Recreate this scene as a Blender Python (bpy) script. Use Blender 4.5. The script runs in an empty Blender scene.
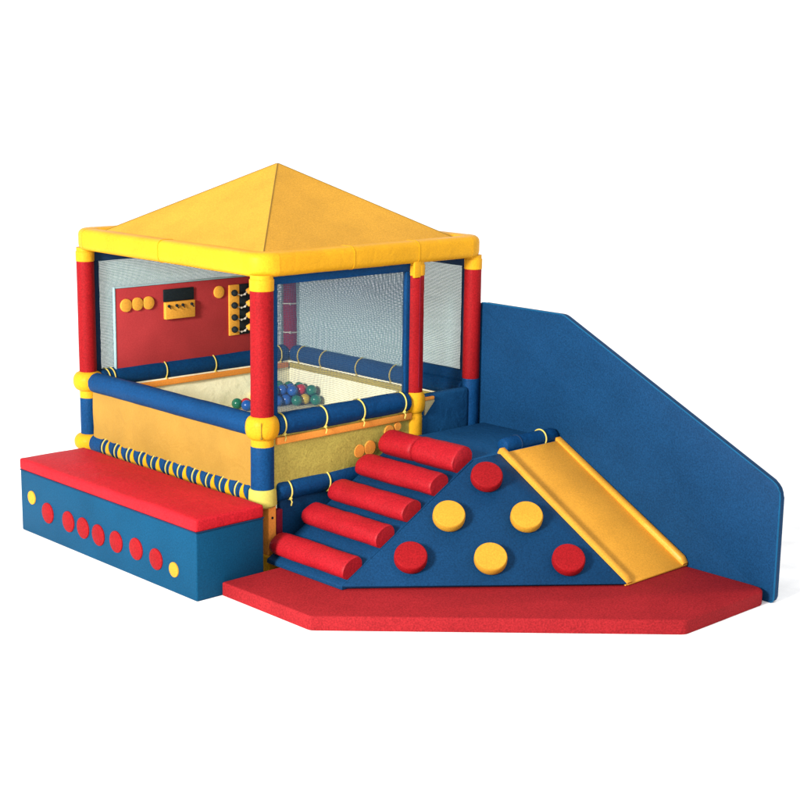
import bpy, bmesh, math, random
from mathutils import Vector, Matrix, noise
random.seed(7)
S = bpy.context.scene
COL = S.collection
V = Vector
PI = math.pi

# ------------------------------------------------------------------ materials
def lin(r, g, b):
    f = lambda c: (c / 255) / 12.92 if c <= 10 else ((c / 255 + .055) / 1.055) ** 2.4
    return (f(r), f(g), f(b), 1)

def vinyl(name, col, rough=.55, mott=.24, bump=.3, scale=105, wrinkle=.0, spec=.06):
    """padded vinyl: fine leather grain, slight mottling and optional soft wrinkles"""
    m = bpy.data.materials.new(name); m.use_nodes = True
    nt = m.node_tree; N = nt.nodes; L = nt.links
    b = N['Principled BSDF']
    b.inputs['Roughness'].default_value = rough
    b.inputs['Specular IOR Level'].default_value = spec
    tc = N.new('ShaderNodeTexCoord')
    n1 = N.new('ShaderNodeTexNoise'); n1.inputs['Scale'].default_value = scale; n1.inputs['Detail'].default_value = 3
    n2 = N.new('ShaderNodeTexNoise'); n2.inputs['Scale'].default_value = 3; n2.inputs['Detail'].default_value = 4
    L.new(tc.outputs['Object'], n1.inputs['Vector']); L.new(tc.outputs['Object'], n2.inputs['Vector'])
    r1 = N.new('ShaderNodeMapRange'); r1.inputs['From Min'].default_value = .3; r1.inputs['From Max'].default_value = .7
    r1.inputs['To Min'].default_value = 1 - mott; r1.inputs['To Max'].default_value = 1 + mott
    L.new(n1.outputs['Fac'], r1.inputs['Value'])
    r2 = N.new('ShaderNodeMapRange'); r2.inputs['From Min'].default_value = .3; r2.inputs['From Max'].default_value = .7
    r2.inputs['To Min'].default_value = .90; r2.inputs['To Max'].default_value = 1.10
    L.new(n2.outputs['Fac'], r2.inputs['Value'])
    mu = N.new('ShaderNodeMath'); mu.operation = 'MULTIPLY'
    L.new(r1.outputs[0], mu.inputs[0]); L.new(r2.outputs[0], mu.inputs[1])
    vm = N.new('ShaderNodeVectorMath'); vm.operation = 'SCALE'
    vm.inputs[0].default_value = col[:3]
    L.new(mu.outputs[0], vm.inputs['Scale'])
    L.new(vm.outputs[0], b.inputs['Base Color'])
    bp = N.new('ShaderNodeBump'); bp.inputs['Strength'].default_value = bump; bp.inputs['Distance'].default_value = .002
    L.new(n1.outputs['Fac'], bp.inputs['Height'])
    last = bp
    if wrinkle:
        n3 = N.new('ShaderNodeTexNoise'); n3.inputs['Scale'].default_value = 9; n3.inputs['Detail'].default_value = 3
        n3.inputs['Distortion'].default_value = 1.2
        L.new(tc.outputs['Object'], n3.inputs['Vector'])
        b2 = N.new('ShaderNodeBump'); b2.inputs['Strength'].default_value = wrinkle; b2.inputs['Distance'].default_value = .02
        L.new(n3.outputs['Fac'], b2.inputs['Height']); L.new(bp.outputs[0], b2.inputs['Normal'])
        last = b2
    L.new(last.outputs[0], b.inputs['Normal'])
    return m

def net_mat(name, col, cell=.011, cover=.72):
    """woven safety net: threads with see-through holes"""
    m = bpy.data.materials.new(name); m.use_nodes = True
    nt = m.node_tree; N = nt.nodes; L = nt.links
    b = N['Principled BSDF']; b.inputs['Roughness'].default_value = .7
    out = N['Material Output']
    tc = N.new('ShaderNodeTexCoord')
    sx = N.new('ShaderNodeSeparateXYZ'); L.new(tc.outputs['UV'], sx.inputs[0])
    masks = []
    for ax in (0, 1):
        d = N.new('ShaderNodeMath'); d.operation = 'DIVIDE'; d.inputs[1].default_value = cell
        L.new(sx.outputs[ax], d.inputs[0])
        f = N.new('ShaderNodeMath'); f.operation = 'FRACT'; L.new(d.outputs[0], f.inputs[0])
        g = N.new('ShaderNodeMath'); g.operation = 'LESS_THAN'; g.inputs[1].default_value = 1 - math.sqrt(1 - cover)
        L.new(f.outputs[0], g.inputs[0]); masks.append(g)
    mx = N.new('ShaderNodeMath'); mx.operation = 'MAXIMUM'
    L.new(masks[0].outputs[0], mx.inputs[0]); L.new(masks[1].outputs[0], mx.inputs[1])
    n = N.new('ShaderNodeTexNoise'); n.inputs['Scale'].default_value = 90; n.inputs['Detail'].default_value = 2
    L.new(tc.outputs['UV'], n.inputs['Vector'])
    cr = N.new('ShaderNodeValToRGB')
    cr.color_ramp.elements[0].position = .35; cr.color_ramp.elements[1].position = .65
    c = col
    cr.color_ramp.elements[0].color = (c[0] * .72, c[1] * .8, c[2] * .9, 1)
    cr.color_ramp.elements[1].color = (c[0] * 1.25, c[1] * 1.2, c[2] * 1.08, 1)
    L.new(n.outputs['Fac'], cr.inputs[0]); L.new(cr.outputs[0], b.inputs['Base Color'])
    tr = N.new('ShaderNodeBsdfTransparent'); mixs = N.new('ShaderNodeMixShader')
    L.new(mx.outputs[0], mixs.inputs[0]); L.new(tr.outputs[0], mixs.inputs[1]); L.new(b.outputs[0], mixs.inputs[2])
    L.new(mixs.outputs[0], out.inputs['Surface'])
    return m

RED = vinyl('red_vinyl', (0.235, 0.0062, 0.0088))
RED_CUSHION = vinyl('red_cushion_vinyl', (0.39, 0.01, 0.0165), wrinkle=.25)
RED_MAT = vinyl('red_mat_vinyl', (0.25, 0.0125, 0.016), rough=.7, spec=.05, mott=.28, wrinkle=.12)
RED_ROLL = vinyl('red_roll_vinyl', (0.285, 0.0066, 0.012), rough=.5, wrinkle=.25, spec=.14)
RED_BOARD = vinyl('red_board', (0.37, 0.036, 0.04), mott=.1, bump=.1)
MAROON = vinyl('dark_red_vinyl', (0.16, 0.008, 0.022))
BLUE = vinyl('blue_vinyl', (0.0045, 0.035, 0.096), mott=.24, wrinkle=.10)
BLUE_BENCH = vinyl('blue_bench_vinyl', (0.0022, 0.047, 0.105), mott=.2, scale=105)
BLUE_TUBE = vinyl('blue_tube_vinyl', (0.003, 0.038, 0.12), rough=.55, wrinkle=.3, mott=.24)
NAVY = vinyl('navy_binding', (.010, .028, .070), mott=.1)
BLUE_LIFTED = vinyl('blue_vinyl_brightened', (.008, .058, .150), mott=.2, wrinkle=.35)  # blue vinyl made lighter to lift the shaded platform and entrance panel
BLUE_EDGE = vinyl('blue_welt', (0.006, 0.07, 0.16), mott=.1)
YELLOW = vinyl('yellow_vinyl', (0.56, 0.27, 0.009), mott=.10)
YELLOW_TUBE = vinyl('yellow_tube_vinyl', (0.58, 0.28, 0.011), mott=.10, wrinkle=.2, rough=.42)
YELLOW_ROOF = vinyl('yellow_roof_cloth', (0.5, 0.25, 0.024), rough=.75, mott=.14, wrinkle=.06, spec=.15)
YELLOW_PALE = vinyl('pale_yellow_vinyl', (0.42, 0.36, 0.07), mott=.08)
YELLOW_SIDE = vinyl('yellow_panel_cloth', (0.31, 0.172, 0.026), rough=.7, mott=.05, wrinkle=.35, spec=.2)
SLIDE_Y = vinyl("yellow_slide", (.62, .285, .030), rough=.4, mott=.14, bump=.1, spec=.16)
DISC_Y = vinyl('yellow_disc', (0.5, 0.245, 0.024), mott=.12)
DISC_Y_LIFTED = vinyl('yellow_disc_brightened', (.72, .34, .045), mott=.12)  # disc yellow brightened to offset the roof's shade on the play board
CREAM_DIMMED = vinyl('cream_flap_dimmed', (.46, .38, .19), mott=.15)  # liner cream darkened to offset the strong light on the flap
ORANGE = vinyl('orange_trim', (0.74, 0.27, 0.045), mott=.12)
OLIVE = vinyl('olive_panel_cloth', (0.38, 0.31, 0.062), rough=.7, mott=.2, scale=90, wrinkle=.3, spec=.2)
CREAM = vinyl('cream_liner', (0.93, 0.9, 0.64), rough=.6, mott=.06, wrinkle=.3)
BLACK = vinyl('black_board', (.012, .018, .022), mott=.2, bump=.1)
CORD = vinyl('yellow_cord', (0.52, 0.42, 0.1), mott=.1, scale=400)
CORD_PALE = vinyl('pale_cord', (0.42, 0.4, 0.34), mott=.1, scale=400)
EDGE_PALE = vinyl('pale_blue_edging', (0.3, 0.44, 0.48), mott=.1)
METAL = vinyl('steel_rod', (.55, .53, .48), rough=.3, mott=.05, bump=0, spec=.8)
SEAM = vinyl('brown_seam', (.20, .12, .02), mott=.1)
NET = net_mat('grey_net', (.185, .30, .30), cell=.0075, cover=.79)
NET_FRONT = net_mat('front_net', (.03, .07, .135), cell=.0085, cover=.48)
BALL = {k: vinyl(k + '_ball_plastic', c, rough=.25, mott=.03, bump=0, spec=.5) for k, c in dict(
    blue=(.01, .10, .40), green=(.01, .16, .10), teal=(.01, .17, .22), red=(.50, .015, .03), yellow=(.55, .40, .03)).items()}
FLOOR = vinyl('white_floor', (.985, .985, .985), rough=.9, mott=.01, bump=.02, spec=.0)

# ------------------------------------------------------------------ mesh helpers
def link(name, bm, mat, parent=None, smooth=35, loc=None, mats=None):
    """link a world-space bmesh as ONE object, under its parent when given"""
    bmesh.ops.recalc_face_normals(bm, faces=bm.faces)
    off = V(loc) if loc is not None else V((0, 0, 0))
    base = V((0, 0, 0)); p = parent
    while p is not None:
        base += p.location; p = p.parent
    for v in bm.verts: v.co -= off if loc is not None else base
    me = bpy.data.meshes.new(name); bm.to_mesh(me); bm.free()
    for m in ([mat] if mats is None else mats): me.materials.append(m)
    for p in me.polygons: p.use_smooth = True
    me.set_sharp_from_angle(angle=math.radians(smooth))
    o = bpy.data.objects.new(name, me); COL.objects.link(o)
    if loc is not None: o.location = off - base
    o.parent = parent
    return o

def tag(o, label=None, cat=None, group=None, kind=None):
    if label: o['label'] = label
    if cat: o['category'] = cat
    if group: o['group'] = group
    if kind: o['kind'] = kind
    return o

def thing(name, loc, label, cat, group=None):
    o = bpy.data.objects.new(name, None); COL.objects.link(o); o.location = loc
    o.empty_display_size = .1
    return tag(o, label, cat, group)

def frame(d):
    d = V(d).normalized()
    u = V((0, 0, 1)) if abs(d.z) < .9 else V((1, 0, 0))
    a = d.cross(u).normalized(); b = a.cross(d).normalized()
    return d, a, b

def sweep(bm, rings, cap=True, mi=0):
    """rings: list of lists of points, equal length"""
    vs = [[bm.verts.new(p) for p in r] for r in rings]
    n = len(vs[0])
    for i in range(len(vs) - 1):
        for k in range(n):
            f = bm.faces.new((vs[i][k], vs[i][(k + 1) % n], vs[i + 1][(k + 1) % n], vs[i + 1][k])); f.material_index = mi
    if cap:
        f = bm.faces.new(vs[0][::-1]); f.material_index = mi
        f = bm.faces.new(vs[-1]); f.material_index = mi
    return vs

def circ(c, a, b, r, n=28):
    return [V(c) + (a * math.cos(t) + b * math.sin(t)) * r for t in (2 * PI * k / n for k in range(n))]

def lathe(bm, p0, p1, prof, n=28, mi=0):
    """prof: list of (t along p0-p1 in metres, radius)"""
    p0 = V(p0); d, a, b = frame(V(p1) - p0)
    sweep(bm, [circ(p0 + d * t, a, b, r, n) for t, r in prof], True, mi)

def padded(bm, p0, p1, r, rnd=.015, n=28, wob=.0, seed=0, cinch=()):
    """padded tube with softly rounded ends and a slightly uneven surface"""
    p0, p1 = V(p0), V(p1); L = (p1 - p0).length
    d, a, b = frame(p1 - p0)
    ts = [0, rnd * .3, rnd]; k = max(2, int(L / (.02 if cinch else .06)))
    ts += [rnd + (L - 2 * rnd) * i / k for i in range(1, k)] + [L - rnd, L - rnd * .3, L]
    rr = []
    for t in ts:
        e = min(t, L - t)
        q = r if e >= rnd else r - rnd + math.sqrt(max(0, rnd * rnd - (rnd - e) ** 2))
        for q0 in cinch: q *= 1 - .07 * math.exp(-((t - q0 * L) / .022) ** 2)
        c = p0 + d * t
        ring = []
        for p in circ(c, a, b, 1, n):
            w = 1 + wob * noise.noise(p * 6 + V((seed, seed, 0)))
            ring.append(c + (p - c) * q * w)
        rr.append(ring)
    sweep(bm, rr)

def torus(bm, c, axis, R, r, n=28, m=7, a0=0, a1=2 * PI, mi=0, tilt=0):
    d, a, b = frame(axis)
    if tilt:
        M = Matrix.Rotation(tilt, 3, a); d = M @ d; b = M @ b
    full = abs(a1 - a0 - 2 * PI) < 1e-6
    k = n if full else n + 1
    rings = []
    for i in range(k):
        t = a0 + (a1 - a0) * i / n
        o = a * math.cos(t) + b * math.sin(t)
        rings.append([V(c) + o * (R + r * math.cos(s)) + d * r * math.sin(s) for s in (2 * PI * j / m for j in range(m))])
    if full: rings.append(rings[0])
    vs = [[bm.verts.new(p) for p in q] for q in (rings[:-1] if full else rings)]
    if full: vs.append(vs[0])
    for i in range(len(vs) - 1):
        for j in range(m):
            f = bm.faces.new((vs[i][j], vs[i][(j + 1) % m], vs[i + 1][(j + 1) % m], vs[i + 1][j])); f.material_index = mi

def box(bm, lo, hi, bev=.0, seg=3):
    lo, hi = V(lo), V(hi)
    r = bmesh.ops.create_cube(bm, size=1, matrix=Matrix.Translation((lo + hi) / 2) @ Matrix.Diagonal((*(hi - lo), 1)))
    if bev:
        es = list({e for v in r['verts'] for e in v.link_edges})
        bmesh.ops.bevel(bm, geom=es, offset=bev, segments=seg, affect='EDGES', profile=.5)

def prism(bm, pts, ext, bev=0, seg=3):
    """polygon of 3-D points extruded by vector ext"""
    a = [bm.verts.new(p) for p in pts]; b = [bm.verts.new(V(p) + V(ext)) for p in pts]
    n = len(a); fs = [bm.faces.new(a), bm.faces.new(b[::-1])]
    for i in range(n): fs.append(bm.faces.new((a[i], b[i], b[(i + 1) % n], a[(i + 1) % n])))
    if bev:
        es = list({e for f in fs for e in f.edges})
        bmesh.ops.bevel(bm, geom=es, offset=bev, segments=seg, affect='EDGES', profile=.5)

def uvsphere(bm, c, r, n=20, m=12, sc=(1, 1, 1)):
    bmesh.ops.create_uvsphere(bm, u_segments=n, v_segments=m, radius=r,
                              matrix=Matrix.Translation(c) @ Matrix.Diagonal((*sc, 1)))

def cord(bm, pts, r, m=6):
    rr = []
    for i, p in enumerate(pts):
        d = V(pts[min(i + 1, len(pts) - 1)]) - V(pts[max(i - 1, 0)])
        _, a, b = frame(d)
        rr.append(circ(p, a, b, r, m))
    sweep(bm, rr)

def drift(bm, amp, f=5, seed=0, axis=None):
    """small uneven swell of soft foam"""
    for v in bm.verts:
        n = noise.noise_vector(v.co * f + V((seed, 0, 0))) * amp
        v.co += n if axis is None else V(axis) * n.x

# ------------------------------------------------------------------ key measures (metres)
W, D = 1.88, 2.0
XR = 1.316
ZE, ZA, ZR, ZL = 1.964, 2.514, .943, .499
MZ, HP = .088, .720
F0, L0, R0, B0, M0 = V((0, 0, 0)), V((0, D, 0)), V((W, 0, 0)), V((W, D, 0)), V((XR, 0, 0))
up = V((0, 0, 1))

# ------------------------------------------------------------------ ground
bm = bmesh.new(); 
g = [bm.verts.new(p) for p in ((-60, -60, 0), (160, -60, 0), (160, 160, 0), (-60, 160, 0))]; bm.faces.new(g)
tag(link('ground', bm, FLOOR), kind='structure')

# ------------------------------------------------------------------ playhouse
PH = thing('playhouse', (W / 2, D / 2, 0), 'soft play house with a yellow pyramid roof on red posts around a ball pool', 'playhouse')

# roof
bm = bmesh.new()
apex = V((W / 2, D / 2, ZA))
cs = [F0 + up * ZE, R0 + up * ZE, B0 + up * ZE, L0 + up * ZE]
n = 24
for i in range(4):
    a, b = cs[i], cs[(i + 1) % 4]
    rows = []
    for r in range(n + 1):
        t = r / n
        row = []
        for k in range(r + 1):
            p = apex.lerp(a.lerp(b, k / r if r else 0), t)
            e = (k / r if r else 0)
            sag = math.sin(PI * e) * math.sin(PI * t) * .016
            p = p - up * sag
            row.append(bm.verts.new(p))
        rows.append(row)
    for r in range(n):
        for k in range(r + 1):
            bm.faces.new((rows[r][k], rows[r + 1][k], rows[r + 1][k + 1]))
            if k < r: bm.faces.new((rows[r][k], rows[r + 1][k + 1], rows[r][k + 1]))
bmesh.ops.remove_doubles(bm, verts=bm.verts, dist=1e-5)
roof = link('roof', bm, YELLOW_ROOF, PH, smooth=20)
bm = bmesh.new()
for c in cs:
    cord(bm, [apex.lerp(c, t) for t in (0.004, .3, .6, .97)], .0035)
link('hip_seam', bm, SEAM, roof)

# eave: square padded ring with rounded corners
def sec(h=.075, r=.042, k=4):
    pts = []
    for qx, qz, a0 in ((1, 1, 0), (-1, 1, 90), (-1, -1, 180), (1, -1, 270)):
        for i in range(k + 1):
            t = math.radians(a0 + 90 * i / k)
            pts.append((qx * (h - r) + r * math.cos(t), qz * (h - r) + r * math.sin(t)))
    return pts
SEC = sec()
RC = .085
loop = [F0, R0, B0, L0]
for i in range(4):
    a, b = loop[i], loop[(i + 1) % 4]
    d = (b - a).normalized(); o = V((d.y, -d.x, 0))          # outward side
    bm = bmesh.new()
    L = (b - a).length - 2 * RC
    k = 26
    rings = []
    seams = (.36, .70) if i == 0 else (.5,)
    for j in range(k + 1):
        t = j / k
        c = a + d * (RC + L * t) + up * ZE
        w = 1 + .02 * noise.noise(V((t * 7, i * 3.1, 0)))
        rings.append([c + o * x * w + up * z * w for x, z in SEC])
    sweep(bm, rings)
    ev = link('eave_tube', bm, YELLOW_TUBE, PH)
    for t in seams:
        bm = bmesh.new(); rr = []
        for q in (-.004, .004):
            c = a + d * (RC + L * t + q) + up * ZE
            rr.append([c + o * x * 1.03 + up * z * 1.03 for x, z in SEC])
        sweep(bm, rr)
        link('seam', bm, YELLOW, ev)
    # corner at a
    d0 = (a - loop[i - 1]).normalized()
    o0 = V((d0.y, -d0.x, 0))
    cc = a - d0 * RC + d * RC
    rings = []
    bm = bmesh.new()
    for j in range(9):
        t = PI / 2 * j / 8
        oo = o0 * math.cos(t) + o * math.sin(t)
        c = cc + oo * RC + up * ZE
        rings.append([c + oo * x * 1.015 + up * z * 1.015 for x, z in SEC])
    sweep(bm, rings)
    link('eave_corner', bm, YELLOW_TUBE, PH)

# posts
def post(base, r, joint, low, red=RED, ztop=ZE - .065, zr=ZR, foot=True):
    b = V(base)
    bm = bmesh.new()
    padded(bm, b + up * (zr + .02), b + up * (ztop - .07), r, .008, 30, .015, base[0] * 3 + base[1])
    p = link('post', bm, red, PH)
    bm = bmesh.new(); lathe(bm, b + up * (ztop - .095), b + up * ztop, [(0, r * .99), (.004, r * 1.05), (.07, r * 1.06), (.075, r * .98), (.1, r * .98)], 30)
    link('collar', bm, YELLOW_TUBE, p)
    if low:
        bm = bmesh.new(); padded(bm, b + up * (ZL - .03), b + up * (zr - .115), r * 1.02, .01, 30, .015, base[1])
        link('lower_sleeve', bm, BLUE_TUBE, p)
    return p

def barrel(p, c, R, r, h, mat=YELLOW_TUBE, neck=.05, name='joint'):
    """yellow bulging joint with a narrow neck under it"""
    bm = bmesh.new()
    prof = []
    for i in range(13):
        t = -1 + 2 * i / 12
        s = (1 - abs(t) ** 2.3) ** .62
        prof.append((neck + h * (t + 1), r + (R - r) * s))
    prof = [(0, r), (neck * .9, r * 1.01)] + prof
    lathe(bm, V(c) - up * (h + neck), V(c) + up * h, prof, 32)
    return link(name, bm, mat, p)

pF = post(F0, .073, 1, True)
barrel(pF, F0 + up * ZR, .108, .072, .075)
bm = bmesh.new(); lathe(bm, F0 + up * (ZL - .065), F0 + up * (ZL + .05), [(0, .082), (.012, .092), (.1, .088), (.115, .08)], 30)
link('lower_joint', bm, YELLOW_PALE, pF)
bm = bmesh.new(); cord(bm, [F0 + V((-.073, -.082, ZR + z)) for z in (.05, .0, -.045)], .0025); uvsphere(bm, V((-.073, -.082, ZR - .05)), .008, 8, 6)
link('seam', bm, SEAM, pF)
# timber leg under the near corner
bm = bmesh.new(); box(bm, (.0, -.06, .10), (.062, .02, ZL - .06), .006)
leg = link('leg', bm, ORANGE, PH)
bm = bmesh.new(); box(bm, (-.012, -.075, .0), (.085, .03, .115), .01)
link('foot', bm, YELLOW, leg)
bm = bmesh.new(); lathe(bm, (.03, -.064, .36), (.03, -.05, .36), [(0, .008), (.014, .008)], 12)
link('bolt', bm, BLACK, leg)

pL = post(L0, .062, 1, True)
barrel(pL, L0 + up * ZR, .108, .063, .07)
barrel(pL, L0 + up * ZL, .112, .063, .06, name='lower_joint')
bm = bmesh.new(); padded(bm, L0 + V((0, 0, .0)), L0 + V((0, 0, ZL - .09)), .06)
link('leg', bm, BLUE_TUBE, pL)

pM = post(M0, .063, 1, False)
barrel(pM, M0 + up * (ZR - .01), .083, .06, .075)
bm = bmesh.new(); padded(bm, M0 + up * .0, M0 + up * (ZR - .09), .064)
link('lower_sleeve', bm, YELLOW_TUBE, pM)
bm = bmesh.new(); box(bm, M0 + V((-.068, -.045, ZE - .17)), M0 + V((-.008, -.066, ZE - .06)), .004)
link('bracket', bm, YELLOW_TUBE, pM)
bm = bmesh.new(); cord(bm, [M0 + V((-.012, -.0635, z)) for z in (ZR + .1, 1.4, ZE - .16)], .003)
link('seam', bm, MAROON, pM)

pR = post(R0, .060, 1, False, zr=ZR + .065)
bm = bmesh.new(); padded(bm, R0 + up * 0, R0 + up * (ZR + .095), .0605)
link('lower_sleeve', bm, BLUE_TUBE, pR)

pB = post(B0, .072, 1, False, red=MAROON)
tag(pB, 'dark maroon padded post tied with pale cords')
bm = bmesh.new(); padded(bm, B0 + up * 0, B0 + up * (ZR + .0), .06)
link('lower_sleeve', bm, YELLOW_PALE, pB)
for z in (1.345, 1.115):
    bm = bmesh.new(); torus(bm, B0 + up * z, (0, 0, 1), .074, .006)
    uvsphere(bm, B0 + V((-.05, -.06, z)), .011, 8, 6)
    link('cord_tie', bm, CORD_PALE, pB)

# rails
def lashing(rail, c, axis, R, tail=None):
    bm = bmesh.new()
    torus(bm, c, axis, R + .004, .0052, tilt=random.uniform(-.06, .06))
    t = V(tail) if tail is not None else V((0, 0, 0))
    k = V(c) + t * (R + .006) * .75 - up * (R + .004) * .75
    uvsphere(bm, k, .012, 10, 7)
    cord(bm, [k, k + t * .012 - up * .022, k + t * .004 - up * .045], .005)
    return link('lashing', bm, CORD, rail)

def rail(p0, p1, r, lash=(), mat=BLUE_TUBE, tail=None, seed=1, band=False):
    bm = bmesh.new(); padded(bm, p0, p1, r, .02, 28, .05, seed, lash)
    o = link('rail', bm, mat, PH)
    p0, p1 = V(p0), V(p1)
    for t in lash: lashing(o, p0.lerp(p1, t), p1 - p0, r * .96, tail)
    return o
OX, OY = V((-1, 0, 0)), V((0, -1, 0))
rail((0, .09, ZR), (0, D - .09, ZR), .072, seed=2)
rail((.09, 0, ZR), (XR - .07, 0, ZR), .072, (.04, .335, .62, .945), tail=OY, seed=3)
rail((.08, D, ZR), (W - .06, D, ZR), .072, (.035, .06, .32, .58, .95), tail=OY, seed=4)
rail((W, D - .06, ZR), (W, .04, ZR), .072, (.06, .2, .42, .62), tail=OX, seed=5)
rail((.09, -.0, ZL + .01), (.9, -.0, ZL + .01), .068, (.12, .52, .93), tail=OY, seed=6)
rail((.9, -.0, ZL + .01), (XR - .06, -.0, ZL + .01), .066, (), seed=7)

# laced lower rail beside the bench
bm = bmesh.new(); padded(bm, (0, .08, ZL), (0, D - .08, ZL), .066, .01, 28, .02, 9)
lr = link('rail', bm, BLUE_TUBE, PH)
NU = 11
for i in range(NU):
    y0 = .12 + (D - .30) * (i + .5) / NU
    st = (D - .30) / NU
    bm = bmesh.new(); torus(bm, (0, y0 + random.uniform(-.008, .008), ZL), (0, 1, 0), .069, .0055)
    link('lashing', bm, CORD, lr)
    bm = bmesh.new()
    for q in (-.024, .024): torus(bm, (0, y0 + q, ZL), (0, 1, 0), .0665, .004)
    link('binding', bm, NAVY, lr)
    if i < NU:
        bm = bmesh.new()
        rows = []
        m_ = 12; yc = y0 - st * .5
        for j in range(m_ + 1):
            ph = math.radians(72 - 140 * j / m_)
            w = .002 + st * .56 * (j / m_) ** 1.15
            yy = yc + .022 - .030 * j / m_
            rows.append([(-math.cos(ph) * .071, yy - w / 2, ZL + math.sin(ph) * .071), (-math.cos(ph) * .071, yy + w / 2, ZL + math.sin(ph) * .071),
                         (-math.cos(ph) * .064, yy + w / 2, ZL + math.sin(ph) * .064), (-math.cos(ph) * .064, yy - w / 2, ZL + math.sin(ph) * .064)])
        sweep(bm, rows)
        link('tie_tab', bm, YELLOW_TUBE, lr)

# side panels (cloth sheets with thickness)
def sheet(name, mat, p0, p1, z0, z1, nrm, th=.02, amp=.006, seed=0, parent=None, sag=.0, scal=0):
    """cloth panel between two plan points, outward normal nrm, softly wavy"""
    p0, p1, nrm = V(p0), V(p1), V(nrm)
    L = (p1 - p0).length; nx, nz = max(4, int(L / .05)), max(3, int((z1 - z0) / .05))
    bm = bmesh.new(); G = []
    for side in (0, 1):
        g = []
        for j in range(nz + 1):
            row = []
            for i in range(nx + 1):
                u, v = i / nx, j / nz
                p = p0.lerp(p1, u) + up * (z0 + (z1 - z0) * v)
                a = amp * noise.noise(V((u * L * 4, v * 3, seed))) * 2
                a += sag * math.sin(PI * u) * math.sin(PI * v)
                if scal: a += scal * abs(math.sin(PI * u * 11)) * (1 - v) ** 3
                row.append(bm.verts.new(p + nrm * (a + (th if side else 0))))
            g.append(row)
        G.append(g)
    uvl = bm.loops.layers.uv.new('UVMap')
    for s in (0, 1):
        for j in range(nz):
            for i in range(nx):
                q = [G[s][j][i], G[s][j][i + 1], G[s][j + 1][i + 1], G[s][j + 1][i]]
                bm.faces.new(q if s else q[::-1])
    for i in range(nx):
        bm.faces.new((G[0][0][i], G[0][0][i + 1], G[1][0][i + 1], G[1][0][i])); bm.faces.new((G[1][nz][i], G[1][nz][i + 1], G[0][nz][i + 1], G[0][nz][i]))
    for j in range(nz):
        bm.faces.new((G[0][j][0], G[1][j][0], G[1][j + 1][0], G[0][j + 1][0])); bm.faces.new((G[1][j][nx], G[0][j][nx], G[0][j + 1][nx], G[1][j + 1][nx]))
    return link(name, bm, mat, parent or PH)

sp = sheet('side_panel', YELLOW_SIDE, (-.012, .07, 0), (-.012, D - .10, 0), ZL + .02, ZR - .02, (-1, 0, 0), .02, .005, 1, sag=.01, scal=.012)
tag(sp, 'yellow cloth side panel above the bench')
sheet('pool_liner', CREAM, (.05, .06, 0), (.05, D - .06, 0), .42, ZR - .05, (1, 0, 0), .02, .003, 2)
op = sheet('side_panel', OLIVE, (.07, -.005, 0), (XR - .05, -.005, 0), ZL + .03, ZR - .03, (0, -1, 0), .02, .004, 3, sag=.012)
tag(op, 'olive translucent side panel with two orange spots')
bm = bmesh.new(); box(bm, (.085, -.046, .822), (XR - .05, -.018, .868), .006)
link('trim', bm, ORANGE, op)
for x, z, r in ((.79, .672, .045), (.885, .680, .05), (1.06, .768, .042), (1.14, .79, .03)):
    bm = bmesh.new(); lathe(bm, (x, -.040, z), (x, -.02, z), [(0, r * .95), (.002, r), (.02, r)], 24)
    link('spot', bm, ORANGE, op)
sheet('pool_liner', CREAM, (.06, .04, 0), (XR + .5, .04, 0), .42, ZR - .06, (0, 1, 0), .02, .003, 4)
lp = sheet('pool_liner', CREAM, (.06, D - .04, 0), (W - .05, D - .04, 0), .42, ZR - .05, (0, -1, 0), .02, .004, 5)
bm = bmesh.new(); box(bm, (.075, D - .085, .842), (W - .09, D - .062, .885), .006)
link('trim', bm, ORANGE, lp)
rp = sheet('pool_liner', CREAM, (W - .04, .06, 0), (W - .04, D - .06, 0), .42, ZR - .05, (-1, 0, 0), .02, .004, 6)
bm = bmesh.new(); box(bm, (W - .085, .08, .842), (W - .062, D - .09, .885), .006)
link('trim', bm, OLIVE, rp)  # olive instead of orange: the shade on this rim is in the colour
bm = bmesh.new(); box(bm, (.07, .06, .40), (W - .06, D - .06, .605), .01)
link('pool_floor', bm, CREAM, PH)
# skirts under the lower rail and the entrance threshold
bm = bmesh.new(); box(bm, (.12, -.03, .02), (XR - .06, .01, ZL - .03), .008)
link('skirt', bm, BLUE, PH)
bm = bmesh.new(); box(bm, (.075, -.05, .18), (.125, -.005, .40), .008)
link('strap', bm, MAROON, PH)
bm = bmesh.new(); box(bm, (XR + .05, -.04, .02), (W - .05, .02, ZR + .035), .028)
ent = link('entrance_panel', bm, BLUE_LIFTED, PH)
bm = bmesh.new()
prism(bm, [V((XR + .070, -.048, .83)), V((XR + .070, -.048, .935)), V((XR + .15, -.048, .942)), V((XR + .165, -.048, .925))], (0, .02, 0), .004, 2)
fl = link('liner_flap', bm, CREAM_DIMMED, ent)
bm = bmesh.new(); box(bm, (XR + .065, -.055, .936), (XR + .155, -.03, .960), .006)
link('trim', bm, ORANGE, fl)

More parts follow.
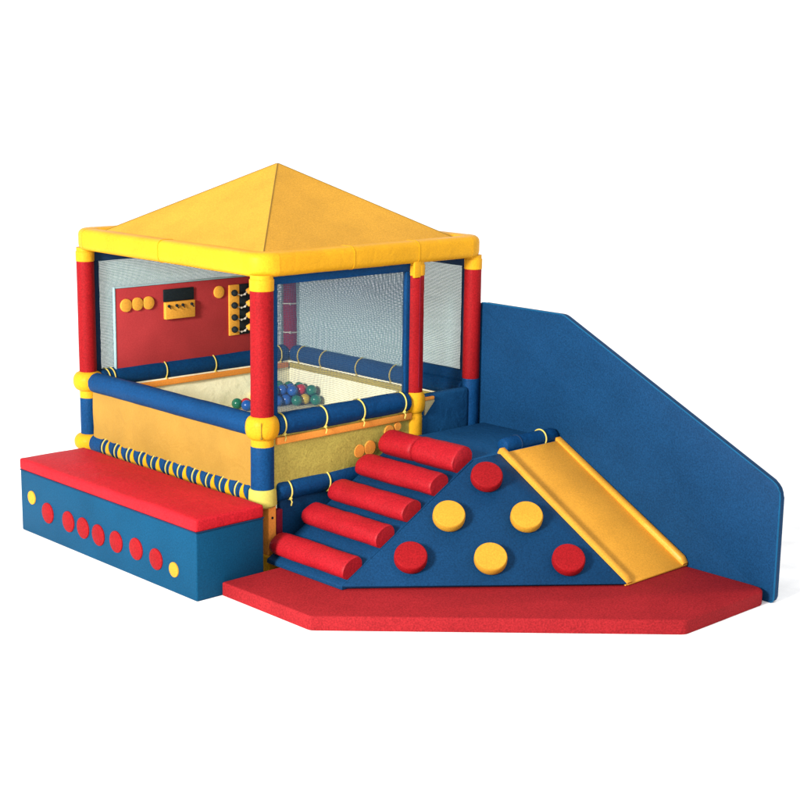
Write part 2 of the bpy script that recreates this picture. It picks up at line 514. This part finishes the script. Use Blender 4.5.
# nets
def net(p0, p1, z0, z1, mat, bind, top=None, wave=.006, seed=0, fr=.03, zb0=None, zb1=None):
    """net sheet with a bound frame; z0 may slope from zb0 to zb1"""
    p0, p1 = V(p0), V(p1); L = (p1 - p0).length
    d = (p1 - p0).normalized(); nrm = V((d.y, -d.x, 0))
    nx, nz = 40, 24
    bm = bmesh.new(); uvl = bm.loops.layers.uv.new('UVMap'); G = []; UV = {}
    for j in range(nz + 1):
        row = []
        for i in range(nx + 1):
            u, v = i / nx, j / nz
            zz = z0 + (z1 - z0) * v
            p = p0.lerp(p1, u) + up * zz + nrm * wave * (noise.noise(V((u * L * 3, v * 2, seed))) * 2)
            q = bm.verts.new(p); UV[q] = (u * L + .022 * noise.noise(V((u * 4, v * 3, seed + 5))), zz + .022 * noise.noise(V((u * 3, v * 4, seed + 9)))); row.append(q)
        G.append(row)
    for j in range(nz):
        for i in range(nx):
            f = bm.faces.new((G[j][i], G[j][i + 1], G[j + 1][i + 1], G[j + 1][i]))
            for l in f.loops: l[uvl].uv = UV[l.vert]
    o = link('net', bm, mat, PH)
    return o
def bar(bm, lo, hi): box(bm, lo, hi, .004, 2)

nb = net((.10, D, 0), (W - .07, D, 0), ZR, 1.80, NET, NAVY, seed=1)
bm = bmesh.new(); bar(bm, (.06, D - .02, 1.80), (W - .06, D + .02, ZE - .06)); bar(bm, (.06, D - .02, ZR + .06), (.10, D + .02, 1.80))
link('frame', bm, NAVY, nb)
nr = net((W, D - .07, 0), (W, .09, 0), ZR, 1.82, NET, NAVY, seed=2)
bm = bmesh.new(); bar(bm, (W - .02, .06, 1.82), (W + .02, D - .06, ZE - .06)); bar(bm, (W - .02, .055, ZR + .06), (W + .02, .09, 1.82))
link('frame', bm, NAVY, nr)
bm = bmesh.new(); box(bm, (W - .028, .06, ZR + .05), (W + .02, .57, ZR + .135), .012)
link('net_hem', bm, BLUE_TUBE, nr)
nf = net((.115, 0, 0), (XR - .09, 0, 0), ZR + .05, 1.845, NET_FRONT, BLUE, seed=3, wave=.008)
bm = bmesh.new()
bar(bm, (.078, -.018, 1.835), (XR - .058, .018, ZE - .07)); bar(bm, (.078, -.018, ZR + .05), (.112, .018, 1.835)); bar(bm, (XR - .096, -.018, ZR + .05), (XR - .058, .018, 1.835))
link('frame', bm, BLUE_TUBE, nf)

# red play board at the back
YB = D - .03
bm = bmesh.new(); box(bm, (.225, YB, ZR + .05), (1.50, YB + .025, 1.59), .004, 2)
pb = link('play_board', bm, RED_BOARD, PH)
bm = bmesh.new()
bar(bm, (.212, YB - .004, ZR + .05), (.224, YB + .02, 1.602)); bar(bm, (.224, YB - .004, 1.592), (1.52, YB + .02, 1.602))
link('edging', bm, EDGE_PALE, pb)
def disc(name, parent, c, r, th, mat, axis=(0, -1, 0), n=32):
    a = V(axis).normalized(); bm = bmesh.new()
    e = min(.006, th * .3)
    lathe(bm, V(c), V(c) + a * th, [(0, r), (th - e, r), (th - e * .3, r - e * .3), (th, r - e)], n)
    return link(name, bm, mat, parent)
for x, z, r in ((.310, 1.464, .048), (.408, 1.466, .048), (.505, 1.466, .048), (1.147, 1.493, .047)):
    disc('disc', pb, (x, YB, z), r, .014, DISC_Y_LIFTED)
bm = bmesh.new(); box(bm, (.638, YB - .012, 1.461), (.910, YB + .002, 1.552), .003, 2)
sh = link('slate', bm, BLACK, pb)
bm = bmesh.new(); box(bm, (.640, YB - .03, 1.330), (.908, YB + .002, 1.458), .006, 2)
link('pocket', bm, DISC_Y_LIFTED, pb)
for x in (.665, .735, .79, .872):
    bm = bmesh.new(); lathe(bm, (x, YB - .045, 1.43), (x, YB - .02, 1.43), [(0, .008), (.01, .012), (.025, .007)], 10); cord(bm, [V((x, YB - .04, 1.43)), V((x + .004, YB - .045, 1.415)), V((x + .012, YB - .05, 1.41))], .004)
    link('peg', bm, BLACK, pb)
bm = bmesh.new(); box(bm, (1.240, YB - .014, 1.147), (1.336, YB + .002, 1.538), .003, 2)
link('bead_plate', bm, DISC_Y_LIFTED, pb)
bm = bmesh.new(); box(bm, (1.338, YB - .014, 1.147), (1.455, YB + .002, 1.538), .003, 2)
link('bead_plate', bm, BLACK, pb)
for z in (1.480, 1.384, 1.291, 1.197):
    bm = bmesh.new(); uvsphere(bm, (1.266, YB - .045, z), .026, 14, 10); lathe(bm, (1.266, YB - .04, z), (1.266, YB, z), [(0, .01), (.04, .01)], 10)
    link('knob', bm, BLACK, pb)
    bm = bmesh.new(); lathe(bm, (1.412, YB - .075, z + .006), (1.412, YB - .005, z + .006), [(0, .012), (.008, .026), (.03, .028), (.045, .014), (.07, .014)], 14)
    link('knob', bm, DISC_Y_LIFTED, pb)
    bm = bmesh.new(); cord(bm, [V((1.285, YB - .03, z - .004)), V((1.325, YB - .045, z - .022)), V((1.36, YB - .05, z - .018)), V((1.40, YB - .03, z + .002))], .005)
    uvsphere(bm, (1.330, YB - .047, z - .022), .009, 8, 6); uvsphere(bm, (1.362, YB - .05, z - .016), .009, 8, 6)
    link('rod', bm, METAL, pb)

# ------------------------------------------------------------------ balls
proto = None
rB = .042
zf = .605
spots = []
for j in range(-1, 8):
    for i in range(-1, 9):
        spots.append((1.785 - i * .086 - (j % 2) * .043, 1.90 - j * .0745))
def inside(x, y, m=0): return 1.40 - (1.905 - y) * .1 + m < x < 1.795 and 1.49 + m + (1.8 - x) * .55 < y < 1.91
lay1 = [(x, y) for x, y in spots if inside(x, y)]
lay2 = []
for x, y in lay1:
    c = (x - .043, y - .0248)
    if all(any(abs(a - px) + abs(b - py) < .02 for a, b in lay1) for px, py in ((x, y), (x - .086, y), (x - .043, y - .0745))) and random.random() < .8:
        lay2.append(c)
extra = [(1.245, 1.765, 'red'), (1.185, 1.80, 'green'), (1.20, 1.70, 'blue'), (1.29, 1.70, 'teal')]
cols = ['blue', 'green', 'blue', 'teal', 'blue', 'green', 'blue', 'teal', 'yellow']
allb = [(x, y, zf + rB, random.choice(cols)) for x, y in lay1] + [(x, y, zf + rB + .069, random.choice(cols)) for x, y in lay2] + [(x, y, zf + rB, c) for x, y, c in extra]
reds = sorted(range(len(lay1), len(lay1) + len(lay2)), key=lambda i: abs(allb[i][0] - 1.74) + abs(allb[i][1] - 1.66))[:1]
mesh_of = {}
for i, (x, y, z, c) in enumerate(allb):
    if i in reds: c = 'red'
    lone = i >= len(lay1) + len(lay2)
    if c not in mesh_of:
        bm = bmesh.new(); uvsphere(bm, (x, y, z), rB, 24, 16)
        o = link('play_ball', bm, BALL[c], None, 60, (x, y, z)); mesh_of[c] = o
    else:
        o = mesh_of[c].copy(); COL.objects.link(o); o.location = (x, y, z)
    if lone:
        tag(o, '%s plastic ball lying apart from the heap behind the near red post' % c, 'ball', 'balls in the pool')
    elif c == 'red':
        tag(o, 'red plastic ball on top of the heap in the ball pool', 'ball', 'balls in the pool')
    else:
        tag(o, '%s plastic ball in the heap of balls at the back corner of the pool' % c, 'ball', 'balls in the pool')

# ------------------------------------------------------------------ bench
BX0, BX1, BY0, BY1, HB, HC = -.673, -.160, -.212, 1.824, .431, .511
BE = thing('bench', ((BX0 + BX1) / 2, (BY0 + BY1) / 2, 0), 'long blue foam bench with red cushion top and a row of flat front discs', 'bench')
bm = bmesh.new(); box(bm, (BX0, BY0, 0), (BX1, BY1, HB - .002), .010)
link('base', bm, BLUE_BENCH, BE)
bm = bmesh.new()
nx, ny, nz = 12, 36, 3
r = bmesh.ops.create_grid(bm, x_segments=nx, y_segments=ny, size=1)
bm.free(); bm = bmesh.new()
box(bm, (BX0 - .004, BY0 - .004, HB), (BX1, BY1 + .004, HC), .016)
bmesh.ops.subdivide_edges(bm, edges=[e for e in bm.edges if e.calc_length() > .4], cuts=18, use_grid_fill=True)
for v in bm.verts:
    if v.co.z > HB + .04:
        u = (v.co.x - BX0) / (BX1 - BX0); w = (v.co.y - BY0) / (BY1 - BY0)
        v.co.z += .008 * noise.noise(v.co * 5) + .010 * max(0, math.sin(PI * u)) * max(0, math.sin(PI * w)) ** .5
cu = link('cushion', bm, RED_CUSHION, BE)
bm = bmesh.new()
bx = [(BX0 + .0005, BY0 + .0005), (BX1, BY0 + .0005), (BX1, BY1 - .0005), (BX0 + .0005, BY1 - .0005)]
pts = [V((x, y, HB - .001)) for x, y in bx]
for i in range(4): cord(bm, [pts[i], pts[i].lerp(pts[(i + 1) % 4], .5), pts[(i + 1) % 4]], .0045)
link('piping', bm, NAVY, BE)
for y, z, r, m in ((1.676, .259, .047, DISC_Y), (1.472, .193, .071, RED), (1.213, .190, .071, RED), (1.034, .186, .071, RED), (.852, .179, .071, RED),
                   (.646, .181, .071, RED), (.422, .186, .071, RED), (.205, .171, .068, RED), (.017, .149, .047, DISC_Y)):
    disc('disc', BE, (BX0, y, z), r, .008, m, (-1, 0, 0))

# ------------------------------------------------------------------ floor mat
XW = 1.931
bm = bmesh.new()
def arc(c, r, a0, a1, k=5): return [(c[0] + r * math.cos(math.radians(a0 + (a1 - a0) * i / k)), c[1] + r * math.sin(math.radians(a0 + (a1 - a0) * i / k))) for i in range(k + 1)]
out = [(-.484, -.216)] + arc((-.484 + .06, -1.035 + .025), .06, 180, 222, 3) + arc((1.105, -2.505 + .06), .06, 228, 270, 3) + arc((XW - .105, -2.505 + .09), .09, 270, 345, 5) + [(XW - .012, -2.38), (XW - .012, -.216)]
fs = [bm.verts.new((x, y, .002)) for x, y in out]
f = bm.faces.new(fs)
ex = bmesh.ops.extrude_face_region(bm, geom=[f])
tv = [e for e in ex['geom'] if isinstance(e, bmesh.types.BMVert)]
for v in tv: v.co.z = MZ
te = [e for e in bm.edges if all(v.co.z > .05 for v in e.verts)]
bmesh.ops.bevel(bm, geom=te, offset=.012, segments=3, affect='EDGES', profile=.5)
mat_o = link('floor_mat', bm, RED_MAT)
tag(mat_o, 'thick red foam floor mat with a cut off corner under the steps and slide', 'mat')

# ------------------------------------------------------------------ steps
X0, YS, YB_, X1, Z0 = -.05, -.818, -.100, 1.07, .115
ST = thing('foam_steps', (XR / 2, (YS + YB_) / 2, MZ), 'blue foam ramp with five red roller steps climbing to the platform', 'steps')
bm = bmesh.new()
prism(bm, [V((X0, YB_, MZ + .001)), V((X0, YB_, Z0)), V((X1, YB_, HP)), V((X1, YB_, MZ + .001))], (0, YS - YB_, 0), .006, 2)
link('ramp', bm, BLUE, ST)
sl = math.atan2(HP - Z0, X1 - X0)
sd = V((math.cos(sl), 0, math.sin(sl))); sn = V((-math.sin(sl), 0, math.cos(sl)))
def roll(xc, r, h, y0, y1, seed, groove=None):
    """half-round foam roll lying across the ramp"""
    c0 = V((xc, 0, Z0 + (xc - X0) * math.tan(sl)))
    bm = bmesh.new(); rings = []
    L = y0 - y1; ts = [0, .006, .015, .03, .06] + [.06 + (L - .085) * i / 22 for i in range(1, 23)] + [L - .012, L - .004, L]
    if groove is not None: ts = sorted(ts + [groove + q for q in (-.016, -.008, -.004, 0, .004, .008, .016)])
    K = 22
    for t in ts:
        q = 1.0
        if t < .06: q = .70 + .30 * math.sqrt(max(0, 1 - ((.06 - t) / .06) ** 2))
        if t > L - .012: q = 1 - .05 * ((t - L + .012) / .012) ** 2
        if groove is not None:
            q *= 1 - .20 * math.exp(-((t - groove) / .010) ** 2) + (.05 if t > groove else 0)
        ring = []
        for k in range(K + 1):
            a = -.5 + (PI + 1.0) * k / K
            ca, sa_ = math.cos(a), math.sin(a)
            px = math.copysign(abs(ca) ** .9, ca) * r * (1 - .25 * max(0, -sa_)); pz = max(0, sa_ * h * .66 + h * .32)
            w = 1 + .06 * noise.noise(V((xc * 9 + seed, t * 4, a * 1.2))) + .03 * noise.noise(V((seed, t * 16, a * 3)))
            ring.append(c0 + V((0, y0 - t, 0)) + sd * px * q * w + sn * (pz * q * w + .001))
        rings.append(ring)
    sweep(bm, rings)
    return link('roller_step', bm, RED_ROLL, ST, smooth=50)
for i, (xc, r, h) in enumerate(((.058, .086, .100), (.325, .087, .102), (.548, .088, .104), (.785, .089, .105))):
    roll(xc, r, h, YB_ + .012, YS + .006, i * 2.3)
roll(1.000, .094, .122, YB_ + .012, YS + .012, 11.7, .33)

# ------------------------------------------------------------------ climbing wedge
yq = YS - .003
A_, P1_, PS_, T_ = V((X0 - .005, yq, Z0)), V((X1, yq, HP)), V((XR - .002, yq - .002, HP)), V((XR - .002, -1.905, .103))
CW = thing('climbing_wedge', (1.0, -1.1, MZ), 'triangular sloping blue foam block with six round buttons between steps and slide', 'climbing block')
bm = bmesh.new()
low = lambda p: V((p.x + (.03 if p.x < 1 else 0), p.y + (.03 if p.y < -1.5 else .02 if p.x < 1 else 0), MZ + .001))
A, P1, PS, T = [bm.verts.new(p) for p in (A_, P1_, PS_, T_)]
a, b, c = [bm.verts.new(low(p)) for p in (A_, PS_, T_)]
for f in ((A, T, P1), (P1, T, PS), (A, P1, PS, b, a), (PS, T, c, b), (T, A, a, c), (a, b, c)): bm.faces.new(f)
bmesh.ops.recalc_face_normals(bm, faces=bm.faces)
ridge = [e for e in bm.edges if not (P1 in e.verts and T in e.verts)]
bmesh.ops.bevel(bm, geom=ridge, offset=.006, segments=2, affect='EDGES', profile=.5)
link('block', bm, BLUE, CW)
nw = (P1_ - A_).cross(T_ - A_).normalized()
if nw.z < 0: nw = -nw
def on_plane(x, y):
    return V((x, y, A_.z - (nw.x * (x - A_.x) + nw.y * (y - A_.y)) / nw.z))
for x, y, m in ((1.045, -.953, RED), (.702, -.962, DISC_Y), (1.078, -1.269, DISC_Y), (.362, -.978, RED), (.739, -1.288, DISC_Y), (1.108, -1.593, RED)):
    c = on_plane(x, y) - V((0, 0, .004))
    bm = bmesh.new(); r = .101; th = .072
    lathe(bm, c - nw * .01, c + nw * th, [(0, r * .88), (.012, r * .89), (.02, r * .97), (.026, r), (th * .6, r * 1.01), (th - .004, r), (th + .004, r * .97), (th + .008, r * .93), (th + .0105, r * .6), (th + .0115, r * .2)], 40)
    o = link('button', bm, m, CW)

# ------------------------------------------------------------------ platform
PL = thing('platform', ((X1 + XW) / 2, -.43, MZ), 'blue foam platform block between the playhouse entrance and the slide', 'platform')
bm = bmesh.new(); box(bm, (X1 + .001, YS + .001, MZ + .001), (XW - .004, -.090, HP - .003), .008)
link('block', bm, BLUE_LIFTED, PL)
bm = bmesh.new(); padded(bm, (1.40, YS + .062, HP + .02), (XW - .012, YS + .062, HP + .02), .055, .03, 24, .06, 3)
tr = link('padded_rail', bm, BLUE_TUBE, PL)
lashing(tr, (1.775, YS + .062, HP + .02), (1, 0, 0), .056, OY)
bm = bmesh.new(); torus(bm, (1.54, YS + .062, HP + .02), (1, 0, 0), .056, .004)
link('binding', bm, NAVY, tr)

# ------------------------------------------------------------------ slide
SL = thing('slide', ((XR + XW) / 2, -1.37, MZ), 'yellow foam slide with raised edges running down beside the tall blue wall panel', 'slide')
YE = -1.900
sa = math.atan2(HP - MZ - .012, YS - YE)
dd = V((0, -math.cos(sa), -math.sin(sa))); dn = V((0, -math.sin(sa), math.cos(sa)))
LEN = (YS - YE) / math.cos(sa)
bm = bmesh.new()
prism(bm, [V((XR + .002, YS - .003, MZ + .002)), V((XR + .002, YS - .003, HP)), V((XR + .002, YE, MZ + .012)), V((XR + .002, YE, MZ + .002))], (XW - XR - .010, 0, 0), .004, 2)
link('bed', bm, SLIDE_Y, SL)
def lip_(x0, x1, h0, h1):
    bm = bmesh.new()
    k = 18; rings = []
    prof = [(0, -.02), (0, .86), (.1, 1), (.5, 1.02), (.9, 1), (1, .86), (1, -.02)]
    for i in range(k + 1):
        u_ = i / k
        t = -.015 + (LEN + .012) * u_
        h = h0 + (h1 - h0) * u_
        if i == k: h *= .35
        if i == k - 1: t += .03
        c = V((0, YS, HP)) + dd * t
        rings.append([c + V((x0 + (x1 - x0) * u, 0, 0)) + dn * (w * h if w > 0 else w) for u, w in prof])
    sweep(bm, rings)
    return link('side_lip', bm, SLIDE_Y, SL, smooth=50)
lip_(XR - .006, XR + .046, .030, .026)
lip_(XW - .056, XW - .006, .014, .036)

# ------------------------------------------------------------------ wall panel
bm = bmesh.new()
y0, y1, y2, H, H2 = -.028, -.789, -2.534, 1.567, .727
TH = .05
def corner(prev, p, nxt, r, k=4):
    p, a, b = V((*p, 0)), V((*prev, 0)), V((*nxt, 0))
    u, w = (a - p).normalized(), (b - p).normalized()
    s, e = p + u * r, p + w * r
    return [s.lerp(p, t).lerp(p.lerp(e, t), t).xy for t in (i / k for i in range(k + 1))]
poly = [(y0, .0), (y0, H), (y1, H), (y2, H2), (y2, .0)]
rad = [.0, .035, .03, .07, .035]
pts = []
for i, p in enumerate(poly):
    pts += corner(poly[i - 1], p, poly[(i + 1) % 5], rad[i]) if rad[i] else [V(p)]
prism(bm, [V((XW, p[0], p[1] + .001)) for p in pts], (TH, 0, 0))
es = [e for e in bm.edges if abs(e.verts[0].co.x - e.verts[1].co.x) < 1e-4]
bmesh.ops.bevel(bm, geom=es, offset=.008, segments=3, affect='EDGES', profile=.5)
wp = link('wall_panel', bm, BLUE)
tag(wp, 'tall blue foam wall panel with a sloping top edge beside the slide', 'wall panel')
bm = bmesh.new()
cord(bm, [V((XW + .004, p[0], p[1])) + V((0, 0, .001)) for p in pts[2:]], .006)
link('welt', bm, BLUE_EDGE, wp)

# ------------------------------------------------------------------ light
w = bpy.data.worlds.new('World'); S.world = w; w.use_nodes = True
bg = w.node_tree.nodes['Background']
bg.inputs['Color'].default_value = (1, 1, 1, 1); bg.inputs['Strength'].default_value = 1.22

def area(name, loc, target, size, power, col=(1, 1, 1)):
    l = bpy.data.lights.new(name, 'AREA'); l.energy = power; l.size = size; l.shape = 'SQUARE'; l.color = col
    o = bpy.data.objects.new(name, l); COL.objects.link(o); o.location = loc
    o.rotation_euler = (V(target) - V(loc)).to_track_quat('-Z', 'Y').to_euler()
    return o
area('key_softbox', (-12, -2.4, 5.0), (.6, .2, .8), 2.2, 3600, (1, .97, .92))

# ------------------------------------------------------------------ camera
az, el, roll_ = .7626, -.2031, .0139
cam = bpy.data.cameras.new('Camera'); co = bpy.data.objects.new('Camera', cam); COL.objects.link(co)
fw = V((math.sin(az) * math.cos(el), math.cos(az) * math.cos(el), math.sin(el)))
rt = V((math.cos(az), -math.sin(az), 0)); uu = rt.cross(fw)
r2 = rt * math.cos(roll_) + uu * math.sin(roll_); u2 = -rt * math.sin(roll_) + uu * math.cos(roll_)
M = Matrix((r2, u2, -fw)).transposed().to_4x4(); M.translation = V((-5.8825, -7.4043, 3.0689))
co.matrix_world = M
cam.sensor_width = 36; cam.lens = 36 * 1538.4 / 800; cam.clip_end = 1000
S.camera = co
S.view_settings.view_transform = 'Standard'; S.view_settings.look = 'None'
S.view_settings.exposure = 0; S.view_settings.gamma = 1
S.render.resolution_x = S.render.resolution_y = 1024
